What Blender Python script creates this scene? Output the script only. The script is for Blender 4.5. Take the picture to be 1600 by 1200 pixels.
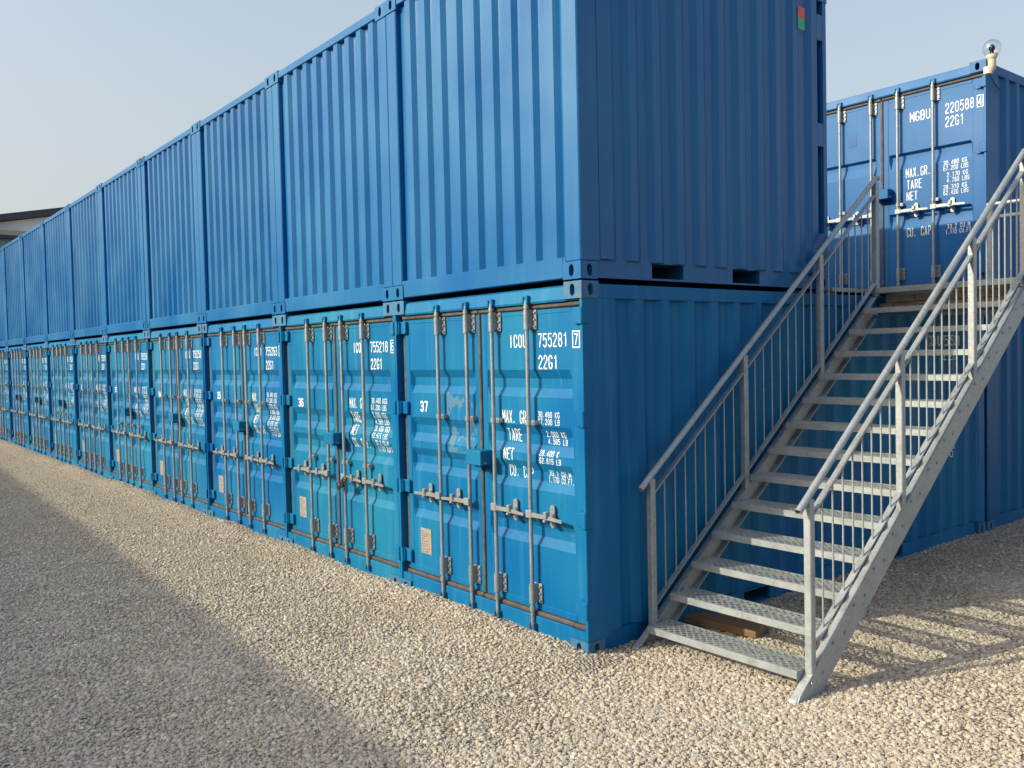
import bpy, math, random
import numpy as np
from mathutils import Vector, Matrix

# ------------------------------------------------------------------ clear
for o in list(bpy.data.objects):
    bpy.data.objects.remove(o, do_unlink=True)
sc = bpy.context.scene
COL = sc.collection
R = math.radians

# ------------------------------------------------------------------ camera
CAM = Vector((4.3551, -4.0890, 2.1009))
YAW, PITCH, ROLL = -0.8978, -0.0336, -0.0221
F_PX = 1376.99 / 1600.0
cd = bpy.data.cameras.new('camera')
cam = bpy.data.objects.new('camera', cd)
COL.objects.link(cam)
fw = Vector((math.sin(YAW) * math.cos(PITCH), math.cos(YAW) * math.cos(PITCH), math.sin(PITCH)))
rt = Vector((math.cos(YAW), -math.sin(YAW), 0))
up = rt.cross(fw)
r2 = math.cos(ROLL) * rt + math.sin(ROLL) * up
u2 = -math.sin(ROLL) * rt + math.cos(ROLL) * up
cam.matrix_world = Matrix(((r2.x, u2.x, -fw.x, CAM.x), (r2.y, u2.y, -fw.y, CAM.y), (r2.z, u2.z, -fw.z, CAM.z), (0, 0, 0, 1)))
cd.sensor_width = 36.0
cd.sensor_fit = 'HORIZONTAL'
cd.lens = 36.0 * F_PX
cd.clip_start = 0.05
cd.clip_end = 3000
sc.camera = cam

# ------------------------------------------------------------------ light
SUN_TRAVEL = Vector((0.398, 1.0, -0.534)).normalized()
EL = math.asin(-SUN_TRAVEL.z)
AZ = math.atan2(-SUN_TRAVEL.x, -SUN_TRAVEL.y)      # clockwise from +Y
w = bpy.data.worlds.new('World')
sc.world = w
w.use_nodes = True
nt = w.node_tree
nt.nodes.clear()
wo = nt.nodes.new('ShaderNodeOutputWorld')
bg = nt.nodes.new('ShaderNodeBackground')
sky = nt.nodes.new('ShaderNodeTexSky')
sky.sky_type = 'NISHITA'
sky.sun_disc = False
sky.sun_elevation = EL
sky.sun_rotation = AZ
sky.air_density = 1.0
sky.dust_density = 7.0
sky.ozone_density = 1.2
bg.inputs['Strength'].default_value = 0.15
# hazy air: the clear sky pales evenly all round towards the horizon
tc = nt.nodes.new('ShaderNodeTexCoord')
sx = nt.nodes.new('ShaderNodeSeparateXYZ')
nt.links.new(tc.outputs['Generated'], sx.inputs[0])
mr = nt.nodes.new('ShaderNodeMapRange')
mr.interpolation_type = 'SMOOTHSTEP'
mr.inputs['From Min'].default_value = 0.10
mr.inputs['From Max'].default_value = 0.85
mr.inputs['To Min'].default_value = 0.72
mr.inputs['To Max'].default_value = 0.06
nt.links.new(sx.outputs['Z'], mr.inputs['Value'])
hz_ = nt.nodes.new('ShaderNodeMix')
hz_.data_type = 'RGBA'
nt.links.new(mr.outputs[0], hz_.inputs[0])
hs = nt.nodes.new('ShaderNodeHueSaturation')
hs.inputs['Saturation'].default_value = 1.2
nt.links.new(sky.outputs[0], hs.inputs['Color'])
nt.links.new(hs.outputs[0], hz_.inputs[6])
hz_.inputs[7].default_value = (2.06, 2.22, 2.20, 1)
nt.links.new(hz_.outputs[2], bg.inputs['Color'])
nt.links.new(bg.outputs[0], wo.inputs['Surface'])
sl = bpy.data.lights.new('sun', 'SUN')
sl.energy = 2.15
sl.angle = R(0.6)
sl.color = (1.0, 0.92, 0.70)
so = bpy.data.objects.new('sun', sl)
COL.objects.link(so)
so.location = (-10, -20, 15)
so.rotation_euler = SUN_TRAVEL.to_track_quat('-Z', 'Y').to_euler()
sc.view_settings.view_transform = 'Standard'
sc.view_settings.look = 'None'
sc.view_settings.gamma = 1.0
sc.view_settings.exposure = 1.06
sc.view_settings.use_curve_mapping = False
sc.cycles.max_bounces = 5
sc.cycles.diffuse_bounces = 2
sc.cycles.use_light_tree = False
sc.cycles.glossy_bounces = 2
sc.cycles.transmission_bounces = 6
sc.cycles.caustics_reflective = False
sc.cycles.caustics_refractive = False

rng = random.Random(7)

# ------------------------------------------------------------------ materials
def nmat(name):
    m = bpy.data.materials.new(name)
    m.use_nodes = True
    n = m.node_tree
    n.nodes.clear()
    out = n.nodes.new('ShaderNodeOutputMaterial')
    b = n.nodes.new('ShaderNodeBsdfPrincipled')
    n.links.new(b.outputs[0], out.inputs['Surface'])
    return m, n, b

def N(n, t, **kw):
    x = n.nodes.new(t)
    for k, v in kw.items():
        setattr(x, k, v)
    return x

def mixc(n, fac, a, b, blend='MIX'):
    m = N(n, 'ShaderNodeMix', data_type='RGBA', blend_type=blend)
    m.clamp_factor = True
    for s, v in ((0, fac), (6, a), (7, b)):
        if isinstance(v, (int, float)):
            m.inputs[s].default_value = v
        elif isinstance(v, (tuple, list)):
            m.inputs[s].default_value = (*v[:3], 1)
        else:
            n.links.new(v, m.inputs[s])
    return m.outputs[2]

def math_(n, op, a, b=None, c=None, clamp=False):
    m = N(n, 'ShaderNodeMath', operation=op)
    m.use_clamp = clamp
    for i, v in enumerate((a, b, c)):
        if v is None:
            continue
        if isinstance(v, (int, float)):
            m.inputs[i].default_value = v
        else:
            n.links.new(v, m.inputs[i])
    return m.outputs[0]

def ramp(n, fac, p0, p1, c0=0.0, c1=1.0):
    m = N(n, 'ShaderNodeMapRange')
    m.inputs['From Min'].default_value = p0
    m.inputs['From Max'].default_value = p1
    m.inputs['To Min'].default_value = c0
    m.inputs['To Max'].default_value = c1
    n.links.new(fac, m.inputs['Value'])
    return m.outputs[0]

def noise(n, vec, scale, detail=3, rough=.55, stretch=None):
    if stretch:
        mp = N(n, 'ShaderNodeMapping')
        mp.inputs['Scale'].default_value = stretch
        n.links.new(vec, mp.inputs['Vector'])
        vec = mp.outputs[0]
    t = N(n, 'ShaderNodeTexNoise')
    t.inputs['Scale'].default_value = scale
    t.inputs['Detail'].default_value = detail
    t.inputs['Roughness'].default_value = rough
    n.links.new(vec, t.inputs['Vector'])
    return t.outputs['Fac']

def bump(n, b, h, strength, dist):
    bp = N(n, 'ShaderNodeBump')
    bp.inputs['Strength'].default_value = strength
    bp.inputs['Distance'].default_value = dist
    n.links.new(h, bp.inputs['Height'])
    n.links.new(bp.outputs[0], b.inputs['Normal'])

def paint(name, c_main, c_fade, fade=.5, rough=.45, streak=.25, scuff=.25, patch=None, spec=.5):
    """container paint: object colour tints it, weather fades it in soft patches and vertical streaks"""
    m, n, b = nmat(name)
    geo = N(n, 'ShaderNodeNewGeometry')
    pos = geo.outputs['Position']
    oi = N(n, 'ShaderNodeObjectInfo')
    big = noise(n, pos, .9, 2)
    col = mixc(n, ramp(n, big, .35, .7, 0, fade), c_main, c_fade)
    st = noise(n, pos, 1.0, 2, .6, stretch=(14, 14, .7))
    col = mixc(n, ramp(n, st, .52, .8, 0, streak), col, [min(1, x * 1.15 + .05) for x in c_fade])
    if scuff:
        sc1 = noise(n, pos, 9, 3, .7)
        f = math_(n, 'MULTIPLY', ramp(n, sc1, .68, .72), ramp(n, big, .5, .6))
        col = mixc(n, math_(n, 'MULTIPLY', f, scuff), col, [x * .4 for x in c_main])
    if patch:
        mx, my = patch
        sp = N(n, 'ShaderNodeSeparateXYZ')
        n.links.new(pos, sp.inputs[0])
        fx = math_(n, 'MULTIPLY', math_(n, 'GREATER_THAN', sp.outputs[0], mx[0]), math_(n, 'LESS_THAN', sp.outputs[0], mx[1]))
        fz = math_(n, 'MULTIPLY', math_(n, 'GREATER_THAN', sp.outputs[2], my[0]), math_(n, 'LESS_THAN', sp.outputs[2], my[1]))
        pn = noise(n, pos, 5.0, 3, .6)
        f = math_(n, 'MULTIPLY', math_(n, 'MULTIPLY', fx, fz), ramp(n, pn, .50, .52))
        col = mixc(n, math_(n, 'MULTIPLY', f, .8), col, (.085, .18, .28))
    col = mixc(n, 1.0, col, oi.outputs['Color'], 'MULTIPLY')
    n.links.new(col, b.inputs['Base Color'])
    rg = noise(n, pos, 3.0, 0)
    n.links.new(ramp(n, big, .3, .7, rough - .08, rough + .12), b.inputs['Roughness'])
    b.inputs['Specular IOR Level'].default_value = spec
    bump(n, b, rg, .3, .010)
    return m

M = {}
M['cyan'] = paint('turquoise_container_paint', (.000, .104, .295), (.004, .172, .315), .75, .46, .30, .5, spec=.22)
M['cyan_worn'] = paint('worn_turquoise_container_paint', (.000, .104, .295), (.004, .172, .315), .75, .46, .30, .6, spec=.22,
                       patch=((-1.72, -1.30), (1.30, 1.80)))
M['blue'] = paint('blue_container_paint', (.000, .092, .285), (.010, .142, .310), .65, .33, .16, .15, spec=.40)
M['blue2'] = paint('sky_container_paint', (.003, .094, .290), (.014, .122, .31), .5, .48, .08, 0, spec=.30)

def simple(name, col, rough=.5, metal=0., var=.15, scale=8, spec=.5, bmp=0, bscale=30):
    m, n, b = nmat(name)
    geo = N(n, 'ShaderNodeNewGeometry')
    f = noise(n, geo.outputs['Position'], scale, 4)
    c = mixc(n, ramp(n, f, .3, .7), [x * (1 - var) for x in col], [min(1, x * (1 + var)) for x in col])
    n.links.new(c, b.inputs['Base Color'])
    b.inputs['Roughness'].default_value = rough
    b.inputs['Metallic'].default_value = metal
    b.inputs['Specular IOR Level'].default_value = spec
    if bmp:
        bump(n, b, noise(n, geo.outputs['Position'], bscale, 4), bmp, .004)
    return m

def galv(name, base, rough):
    m, n, b = nmat(name)
    geo = N(n, 'ShaderNodeNewGeometry')
    pos = geo.outputs['Position']
    v = N(n, 'ShaderNodeTexVoronoi')
    v.inputs['Scale'].default_value = 60
    n.links.new(pos, v.inputs['Vector'])
    sp = N(n, 'ShaderNodeSeparateColor')
    n.links.new(v.outputs['Color'], sp.inputs[0])
    f = noise(n, pos, 7, 5)
    c = mixc(n, sp.outputs[0], [x * .86 for x in base], [min(1, x * 1.12) for x in base])
    c = mixc(n, ramp(n, f, .35, .75, 0, .6), c, [min(1, x * 1.3) for x in base])
    w2 = noise(n, pos, 22, 3)
    c = mixc(n, ramp(n, w2, .66, .74, 0, .6), c, [x * .55 for x in base])
    n.links.new(c, b.inputs['Base Color'])
    b.inputs['Metallic'].default_value = .45
    n.links.new(ramp(n, f, .3, .7, rough - .08, rough + .12), b.inputs['Roughness'])
    bump(n, b, noise(n, pos, 45, 3), .15, .003)
    return m

M['galv'] = galv('galvanised_steel', (.32, .355, .37), .50)
M['zinc'] = galv('zinc_rod_steel', (.26, .29, .305), .45)
M['shiny'] = simple('bright_zinc', (.36, .375, .38), .38, .5, .12)
M['gasket'] = simple('brown_rubber_gasket', (.072, .057, .050), .7, 0, .4, 14)
M['black'] = simple('black_void_lining', (.006, .007, .010), .8, 0, .2)
M['white'] = simple('white_lettering', (.80, .82, .82), .55, 0, .06, 30)
M['plate'] = simple('data_plate_metal', (.32, .29, .26), .5, .2, .35, 40)
M['rust'] = None
M['wood'] = None
M['red'] = simple('red_label', (.62, .09, .05), .5, 0, .25, 40)
M['green'] = simple('green_label', (.03, .38, .18), .5, 0, .2, 40)
M['lockdark'] = simple('dark_padlock_metal', (.045, .030, .026), .4, .4, .3, 30)
M['plastic'] = simple('cream_lamp_plastic', (.50, .47, .39), .45, 0, .12, 20)
M['cable'] = simple('black_cable', (.012, .012, .014), .5)
M['runs'] = simple('chalky_paint_run', (.12, .27, .37), .7, 0, .2, 30)

# weathered casting steel: same paint with rust bleeding at the edges
def casting_mat(name, c):
    m, n, b = nmat(name)
    geo = N(n, 'ShaderNodeNewGeometry')
    pos = geo.outputs['Position']
    oi = N(n, 'ShaderNodeObjectInfo')
    f1 = noise(n, pos, 16, 6, .7)
    col = mixc(n, ramp(n, f1, .45, .75, 0, .40), c, (.16, .24, .30))
    f = math_(n, 'MULTIPLY', ramp(n, noise(n, pos, 26, 5, .7), .56, .62), .8)
    col = mixc(n, f, col, (.16, .085, .045))
    col = mixc(n, 1.0, col, oi.outputs['Color'], 'MULTIPLY')
    n.links.new(col, b.inputs['Base Color'])
    b.inputs['Roughness'].default_value = .62
    bump(n, b, f1, .3, .004)
    return m
M['rust'] = casting_mat('weathered_casting_paint', (.012, .13, .28))

def wood_mat(name, ca, cb):
    m, n, b = nmat(name)
    geo = N(n, 'ShaderNodeNewGeometry')
    pos = geo.outputs['Position']
    g = noise(n, pos, 3, 5, .6, stretch=(1.5, 18, 18))
    col = mixc(n, ramp(n, g, .3, .7), ca, cb)
    n.links.new(col, b.inputs['Base Color'])
    b.inputs['Roughness'].default_value = .75
    bump(n, b, g, .3, .004)
    return m
M['wood'] = wood_mat('grey_timber', (.17, .13, .095), (.27, .22, .17))
M['plank'] = wood_mat('raw_brown_timber', (.17, .10, .055), (.28, .175, .10))

def ground_mat():
    m, n, b = nmat('gravel_ground')
    geo = N(n, 'ShaderNodeNewGeometry')
    pos = geo.outputs['Position']
    v = N(n, 'ShaderNodeTexVoronoi')
    v.inputs['Scale'].default_value = 46
    n.links.new(pos, v.inputs['Vector'])
    sp = N(n, 'ShaderNodeSeparateColor')
    n.links.new(v.outputs['Color'], sp.inputs[0])
    col = mixc(n, sp.outputs[0], (.33, .27, .195), (.62, .53, .40))
    col = mixc(n, ramp(n, sp.outputs[1], .55, 1, 0, .6), col, (.36, .35, .33))
    col = mixc(n, ramp(n, v.outputs['Distance'], .3, .75, 0, .75), col, (.12, .105, .085))
    big = noise(n, pos, .8, 4)
    col = mixc(n, ramp(n, big, .35, .7, 0, .35), col, (.38, .34, .27))
    n.links.new(col, b.inputs['Base Color'])
    b.inputs['Roughness'].default_value = .9
    b.inputs['Specular IOR Level'].default_value = .2
    h = math_(n, 'SUBTRACT', 1.0, v.outputs['Distance'])
    bump(n, b, h, .9, .025)
    return m
M['ground'] = ground_mat()

def stone_mat():
    m, n, b = nmat('gravel_stone')
    oi = N(n, 'ShaderNodeObjectInfo')
    rnd = oi.outputs['Random']
    cr = N(n, 'ShaderNodeValToRGB')
    e = cr.color_ramp
    e.interpolation = 'LINEAR'
    e.elements[0].position = 0
    e.elements[0].color = (.33, .29, .225, 1)
    e.elements[1].position = 1
    e.elements[1].color = (.62, .565, .475, 1)
    for p, c in ((.25, (.395, .35, .28)), (.5, (.45, .40, .325)), (.66, (.41, .395, .355)), (.82, (.485, .43, .35))):
        el = e.elements.new(p)
        el.color = (*c, 1)
    n.links.new(rnd, cr.inputs[0])
    geo = N(n, 'ShaderNodeNewGeometry')
    f = noise(n, geo.outputs['Position'], 120, 3)
    col = mixc(n, ramp(n, f, .3, .7, 0, .3), cr.outputs[0], (.28, .25, .20))
    n.links.new(col, b.inputs['Base Color'])
    b.inputs['Roughness'].default_value = .85
    b.inputs['Specular IOR Level'].default_value = .25
    return m
M['stone'] = stone_mat()

# ------------------------------------------------------------------ mesh builder
class MB:
    def __init__(s):
        s.v = []
        s.f = []
        s.sm = []

    def add(s, vs, fs, smooth=False):
        o = len(s.v)
        s.v += [tuple(p) for p in vs]
        s.f += [tuple(i + o for i in f) for f in fs]
        s.sm += [smooth] * len(fs)
        return s

    def box(s, x0, x1, y0, y1, z0, z1):
        return s.add([(x0, y0, z0), (x1, y0, z0), (x1, y1, z0), (x0, y1, z0), (x0, y0, z1), (x1, y0, z1), (x1, y1, z1), (x0, y1, z1)],
                     [(0, 3, 2, 1), (4, 5, 6, 7), (0, 1, 5, 4), (1, 2, 6, 5), (2, 3, 7, 6), (3, 0, 4, 7)])

    def cbox(s, x0, x1, y0, y1, z0, z1, c=.006):
        """box with chamfered edges"""
        X, Y, Z = (x0, x1), (y0, y1), (z0, z1)
        vs = []
        idx = {}
        for i in (0, 1):
            for j in (0, 1):
                for k in (0, 1):
                    p = (X[i], Y[j], Z[k])
                    q = (c if i == 0 else -c, c if j == 0 else -c, c if k == 0 else -c)
                    for a in range(3):
                        t = list(p)
                        for b_ in range(3):
                            if b_ != a:
                                t[b_] += q[b_]
                        idx[i, j, k, a] = len(vs)
                        vs.append(t)
        fs = []
        def face(ids, nrm):
            P = [Vector(vs[q]) for q in ids]
            ctr = sum(P, Vector()) / len(P)
            nn = (P[1] - P[0]).cross(P[2] - P[0])
            mid = Vector(((x0 + x1) / 2, (y0 + y1) / 2, (z0 + z1) / 2))
            if nn.dot(ctr - mid) < 0:
                ids = ids[::-1]
            fs.append(tuple(ids))
        for a in range(3):
            o = [q for q in range(3) if q != a]
            for sd in (0, 1):
                ids = []
                for (u_, v_) in ((0, 0), (1, 0), (1, 1), (0, 1)):
                    t = [0, 0, 0]
                    t[a] = sd
                    t[o[0]] = u_
                    t[o[1]] = v_
                    ids.append(idx[t[0], t[1], t[2], a])
                face(ids, None)
            for u_ in (0, 1):
                for v_ in (0, 1):
                    t = [0, 0, 0]
                    t[o[0]] = u_
                    t[o[1]] = v_
                    t0 = list(t)
                    t1 = list(t)
                    t1[a] = 1
                    face([idx[(*t0, o[0])], idx[(*t1, o[0])], idx[(*t1, o[1])], idx[(*t0, o[1])]], None)
        for i in (0, 1):
            for j in (0, 1):
                for k in (0, 1):
                    face([idx[i, j, k, 0], idx[i, j, k, 1], idx[i, j, k, 2]], None)
        return s.add(vs, fs)

    def prism(s, poly, axis, a0, a1, smooth=False):
        """extrude a 2-D polygon along axis ('x': poly is (y,z), 'y': (x,z), 'z': (x,y))"""
        def P(p, a):
            return {'x': (a, p[0], p[1]), 'y': (p[0], a, p[1]), 'z': (p[0], p[1], a)}[axis]
        k = len(poly)
        vs = [P(p, a0) for p in poly] + [P(p, a1) for p in poly]
        ar = sum(poly[i][0] * poly[(i + 1) % k][1] - poly[(i + 1) % k][0] * poly[i][1] for i in range(k))
        flip = (ar > 0) == (axis == 'y')
        fs = [tuple(range(k))[::-1], tuple(range(k, 2 * k))] + [(i, (i + 1) % k, (i + 1) % k + k, i + k) for i in range(k)]
        if flip:
            fs = [f[::-1] for f in fs]
        return s.add(vs, fs, smooth)

    def tube(s, pts, r, k=10, cap=True, smooth=True):
        pts = [Vector(p) for p in pts]
        rings = []
        for i, p in enumerate(pts):
            if i == 0:
                t = pts[1] - p
            elif i == len(pts) - 1:
                t = p - pts[i - 1]
            else:
                t = (pts[i + 1] - p).normalized() + (p - pts[i - 1]).normalized()
            t.normalize()
            a = Vector((0, 0, 1)) if abs(t.z) < .9 else Vector((0, 1, 0))
            e1 = t.cross(a).normalized()
            e2 = t.cross(e1).normalized()
            rr = r[i] if isinstance(r, (list, tuple)) else r
            rings.append([p + rr * (math.cos(q * 2 * math.pi / k) * e1 + math.sin(q * 2 * math.pi / k) * e2) for q in range(k)])
        vs = [v for ring in rings for v in ring]
        fs = []
        for i in range(len(rings) - 1):
            for q in range(k):
                fs.append((i * k + q, (i + 1) * k + q, (i + 1) * k + (q + 1) % k, i * k + (q + 1) % k))
        s.add(vs, [f[::-1] for f in fs], smooth)
        if cap:
            s.add(rings[0], [tuple(range(k))])
            s.add(rings[-1], [tuple(range(k))[::-1]])
        return s

    def bar(s, p0, p1, wx, wn):
        """rectangular bar from p0 to p1; wx = width along world X-ish side, wn = other width"""
        p0, p1 = Vector(p0), Vector(p1)
        t = (p1 - p0).normalized()
        a = Vector((1, 0, 0)) if abs(t.x) < .9 else Vector((0, 1, 0))
        e2 = t.cross(a).normalized()
        e1 = e2.cross(t).normalized()
        q = []
        for p in (p0, p1):
            for sx, sy in ((-1, -1), (1, -1), (1, 1), (-1, 1)):
                q.append(p + e1 * sx * wx / 2 + e2 * sy * wn / 2)
        return s.add(q, [(0, 1, 2, 3), (7, 6, 5, 4), (0, 4, 5, 1), (1, 5, 6, 2), (2, 6, 7, 3), (3, 7, 4, 0)])

    def sphere(s, c, r, seg=20, rings=12, squash=(1, 1, 1)):
        vs = [(c[0], c[1], c[2] + r * squash[2])]
        for i in range(1, rings):
            th = math.pi * i / rings
            for j in range(seg):
                ph = 2 * math.pi * j / seg
                vs.append((c[0] + r * squash[0] * math.sin(th) * math.cos(ph), c[1] + r * squash[1] * math.sin(th) * math.sin(ph), c[2] + r * squash[2] * math.cos(th)))
        vs.append((c[0], c[1], c[2] - r * squash[2]))
        fs = [(0, 1 + j, 1 + (j + 1) % seg) for j in range(seg)]
        for i in range(rings - 2):
            for j in range(seg):
                a = 1 + i * seg
                fs.append((a + j, a + seg + j, a + seg + (j + 1) % seg, a + (j + 1) % seg))
        l = len(vs) - 1
        a = 1 + (rings - 2) * seg
        fs += [(l, a + (j + 1) % seg, a + j) for j in range(seg)]
        return s.add(vs, fs, True)

    def mesh(s, name, mat):
        me = bpy.data.meshes.new(name)
        me.from_pydata(s.v, [], s.f)
        me.polygons.foreach_set('use_smooth', s.sm)
        me.materials.append(mat)
        me.update()
        return me

def obj(name, me, parent=None, color=None, loc=None):
    o = bpy.data.objects.new(name, me)
    COL.objects.link(o)
    if parent:
        o.parent = parent
    if color:
        o.color = (*color, 1)
    if loc:
        o.location = loc
    return o

def tag(o, label=None, cat=None, group=None, kind=None):
    if label:
        o['label'] = label
    if cat:
        o['category'] = cat
    if group:
        o['group'] = group
    if kind:
        o['kind'] = kind
    return o

def empty(name, loc=(0, 0, 0), rz=0):
    o = bpy.data.objects.new(name, None)
    COL.objects.link(o)
    o.location = loc
    o.rotation_euler = (0, 0, rz)
    o.empty_display_size = .2
    return o

# ------------------------------------------------------------------ stencil lettering (condensed strokes)
c_ = .3
LOOP = [(c_, 0), (1 - c_, 0), (1, c_), (1, 2 - c_), (1 - c_, 2), (c_, 2), (0, 2 - c_), (0, c_), (c_, 0)]
G = {
 '0': [LOOP], 'O': [LOOP],
 '1': [[(.15, 1.62), (.6, 2), (.6, 0)]],
 '2': [[(0, 1.5), (0, 1.7), (.3, 2), (.7, 2), (1, 1.7), (1, 1.3), (0, .3), (0, 0), (1, 0)]],
 '3': [[(0, 1.7), (.3, 2), (.7, 2), (1, 1.7), (1, 1.3), (.75, 1.05), (1, .8), (1, .3), (.7, 0), (.3, 0), (0, .3)], [(.3, 1.05), (.75, 1.05)]],
 '4': [[(.74, 0), (.74, 2), (0, .62), (0, .5), (1, .5)]],
 '5': [[(1, 2), (.06, 2), (0, 1.05), (.3, 1.28), (.7, 1.28), (1, .98), (1, .3), (.7, 0), (.3, 0), (0, .3)]],
 '6': [[(1, 1.7), (.7, 2), (.3, 2), (0, 1.7), (0, .3), (.3, 0), (.7, 0), (1, .3), (1, .85), (.7, 1.15), (.3, 1.15), (.05, .95)]],
 '7': [[(0, 2), (1, 2), (.35, 0)]],
 '8': [[(.3, 1.06), (.7, 1.06), (1, .8), (1, .3), (.7, 0), (.3, 0), (0, .3), (0, .8), (.3, 1.06)], [(.3, 1.06), (.03, 1.3), (.03, 1.7), (.3, 2), (.7, 2), (.97, 1.7), (.97, 1.3), (.7, 1.06)]],
 '9': [[(0, .3), (.3, 0), (.7, 0), (1, .3), (1, 1.7), (.7, 2), (.3, 2), (0, 1.7), (0, 1.15), (.3, .85), (.7, .85), (.95, 1.05)]],
 'A': [[(0, 0), (.5, 2), (1, 0)], [(.22, .58), (.78, .58)]],
 'B': [[(0, 1.06), (0, 2), (.7, 2), (1, 1.75), (1, 1.3), (.7, 1.06), (1, .8), (1, .3), (.7, 0), (0, 0), (0, 1.06)], [(.1, 1.06), (.7, 1.06)]],
 'C': [[(1, 1.45), (1, 1.7), (.7, 2), (.3, 2), (0, 1.7), (0, .3), (.3, 0), (.7, 0), (1, .3), (1, .55)]],
 'E': [[(1, 2), (0, 2), (0, 0), (1, 0)], [(.08, 1.05), (.85, 1.05)]],
 'F': [[(1, 2), (0, 2), (0, 0)], [(.08, 1.05), (.85, 1.05)]],
 'G': [[(1, 1.55), (1, 1.7), (.7, 2), (.3, 2), (0, 1.7), (0, .3), (.3, 0), (.7, 0), (1, .3), (1, .85), (.62, .85)]],
 'I': [[(.5, 0), (.5, 2)]],
 'K': [[(0, 0), (0, 2)], [(1, 2), (.12, .9), (1, 0)]],
 'L': [[(0, 2), (0, 0), (1, 0)]],
 'M': [[(-.08, 0), (-.08, 2)], [(-.08, 1.95), (.5, .6), (1.08, 1.95)], [(1.08, 2), (1.08, 0)]],
 'N': [[(0, 0), (0, 2), (1, 0), (1, 2)]],
 'P': [[(0, 0), (0, 2), (.7, 2), (1, 1.7), (1, 1.2), (.7, .92), (.05, .92)]],
 'R': [[(0, 0), (0, 2), (.7, 2), (1, 1.7), (1, 1.25), (.7, .98), (.06, .98)], [(.55, .9), (1, 0)]],
 'S': [[(1, 1.6), (1, 1.7), (.7, 2), (.3, 2), (0, 1.7), (0, 1.3), (1, .75), (1, .3), (.7, 0), (.3, 0), (0, .3), (0, .45)]],
 'T': [[(0, 2), (1, 2)], [(.5, 1.9), (.5, 0)]],
 'U': [[(0, 2), (0, .3), (.3, 0), (.7, 0), (1, .3), (1, 2)]],
 'X': [[(0, 0), (1, 2)], [(0, 2), (1, 0)]],
 '.': [[(.35, .0), (.35, .26)]],
}

def ribbon(mb, pts, hw, mapf, lift):
    """mitred ribbon along 2-D pts, subdivided and mapped to 3-D"""
    closed = (Vector(pts[0]) - Vector(pts[-1])).length < 1e-6
    P = [Vector(p) for p in pts]
    fine = [P[0]]
    for a, b in zip(P[:-1], P[1:]):
        k = max(1, int((b - a).length / .012))
        for i in range(1, k + 1):
            fine.append(a.lerp(b, i / k))
    if not closed:
        fine[0] = fine[0] - (fine[1] - fine[0]).normalized() * hw * .6
        fine[-1] = fine[-1] + (fine[-1] - fine[-2]).normalized() * hw * .6
    else:
        fine = fine[:-1]
    n = len(fine)
    L, Rr = [], []
    for i, p in enumerate(fine):
        if closed:
            a, b = fine[i - 1], fine[(i + 1) % n]
        else:
            a, b = fine[max(0, i - 1)], fine[min(n - 1, i + 1)]
        d0 = (p - a).normalized() if (p - a).length > 1e-9 else (b - p).normalized()
        d1 = (b - p).normalized() if (b - p).length > 1e-9 else d0
        n0 = Vector((-d0.y, d0.x))
        n1 = Vector((-d1.y, d1.x))
        m = (n0 + n1)
        if m.length < 1e-6:
            m = n0
        m.normalize()
        k = min(1.8, 1 / max(.4, m.dot(n0)))
        L.append(mapf(p + m * hw * k, lift))
        Rr.append(mapf(p - m * hw * k, lift))
    vs = L + Rr
    fs = []
    for i in range(n if closed else n - 1):
        j = (i + 1) % n
        fs.append((i, i + n, j + n, j))
    mb.add(vs, fs)

def text(mb, s, x, ztop, h, pitch, mapf, gw=.74, wt=.145):
    """x,ztop = top-left; h = cap height; pitch = advance; strokes wt*pitch wide"""
    hw = pitch * wt / 2 * 1.05
    for i, ch in enumerate(s):
        if ch not in G:
            continue
        for si, st in enumerate(G[ch]):
            gx = x + i * pitch
            ins = hw
            W_ = pitch * gw - 2 * ins
            H_ = h - 2 * ins
            pts = [(gx + ins + p[0] * W_, ztop - h + ins + p[1] / 2 * H_) for p in st]
            ribbon(mb, pts, hw, mapf, si * .0004)

def frame_box(mb, x0, x1, z0, z1, hw, mapf):
    ribbon(mb, [(x0, z0), (x1, z0), (x1, z1), (x0, z1), (x0, z0)], hw, mapf, 0)

# ------------------------------------------------------------------ container parts (local: doors/front at y=0, x 0..W, z 0..H)
W, L20, L10, H = 2.438, 6.058, 2.991, 2.591
PITCH_X = 2.4465

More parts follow.
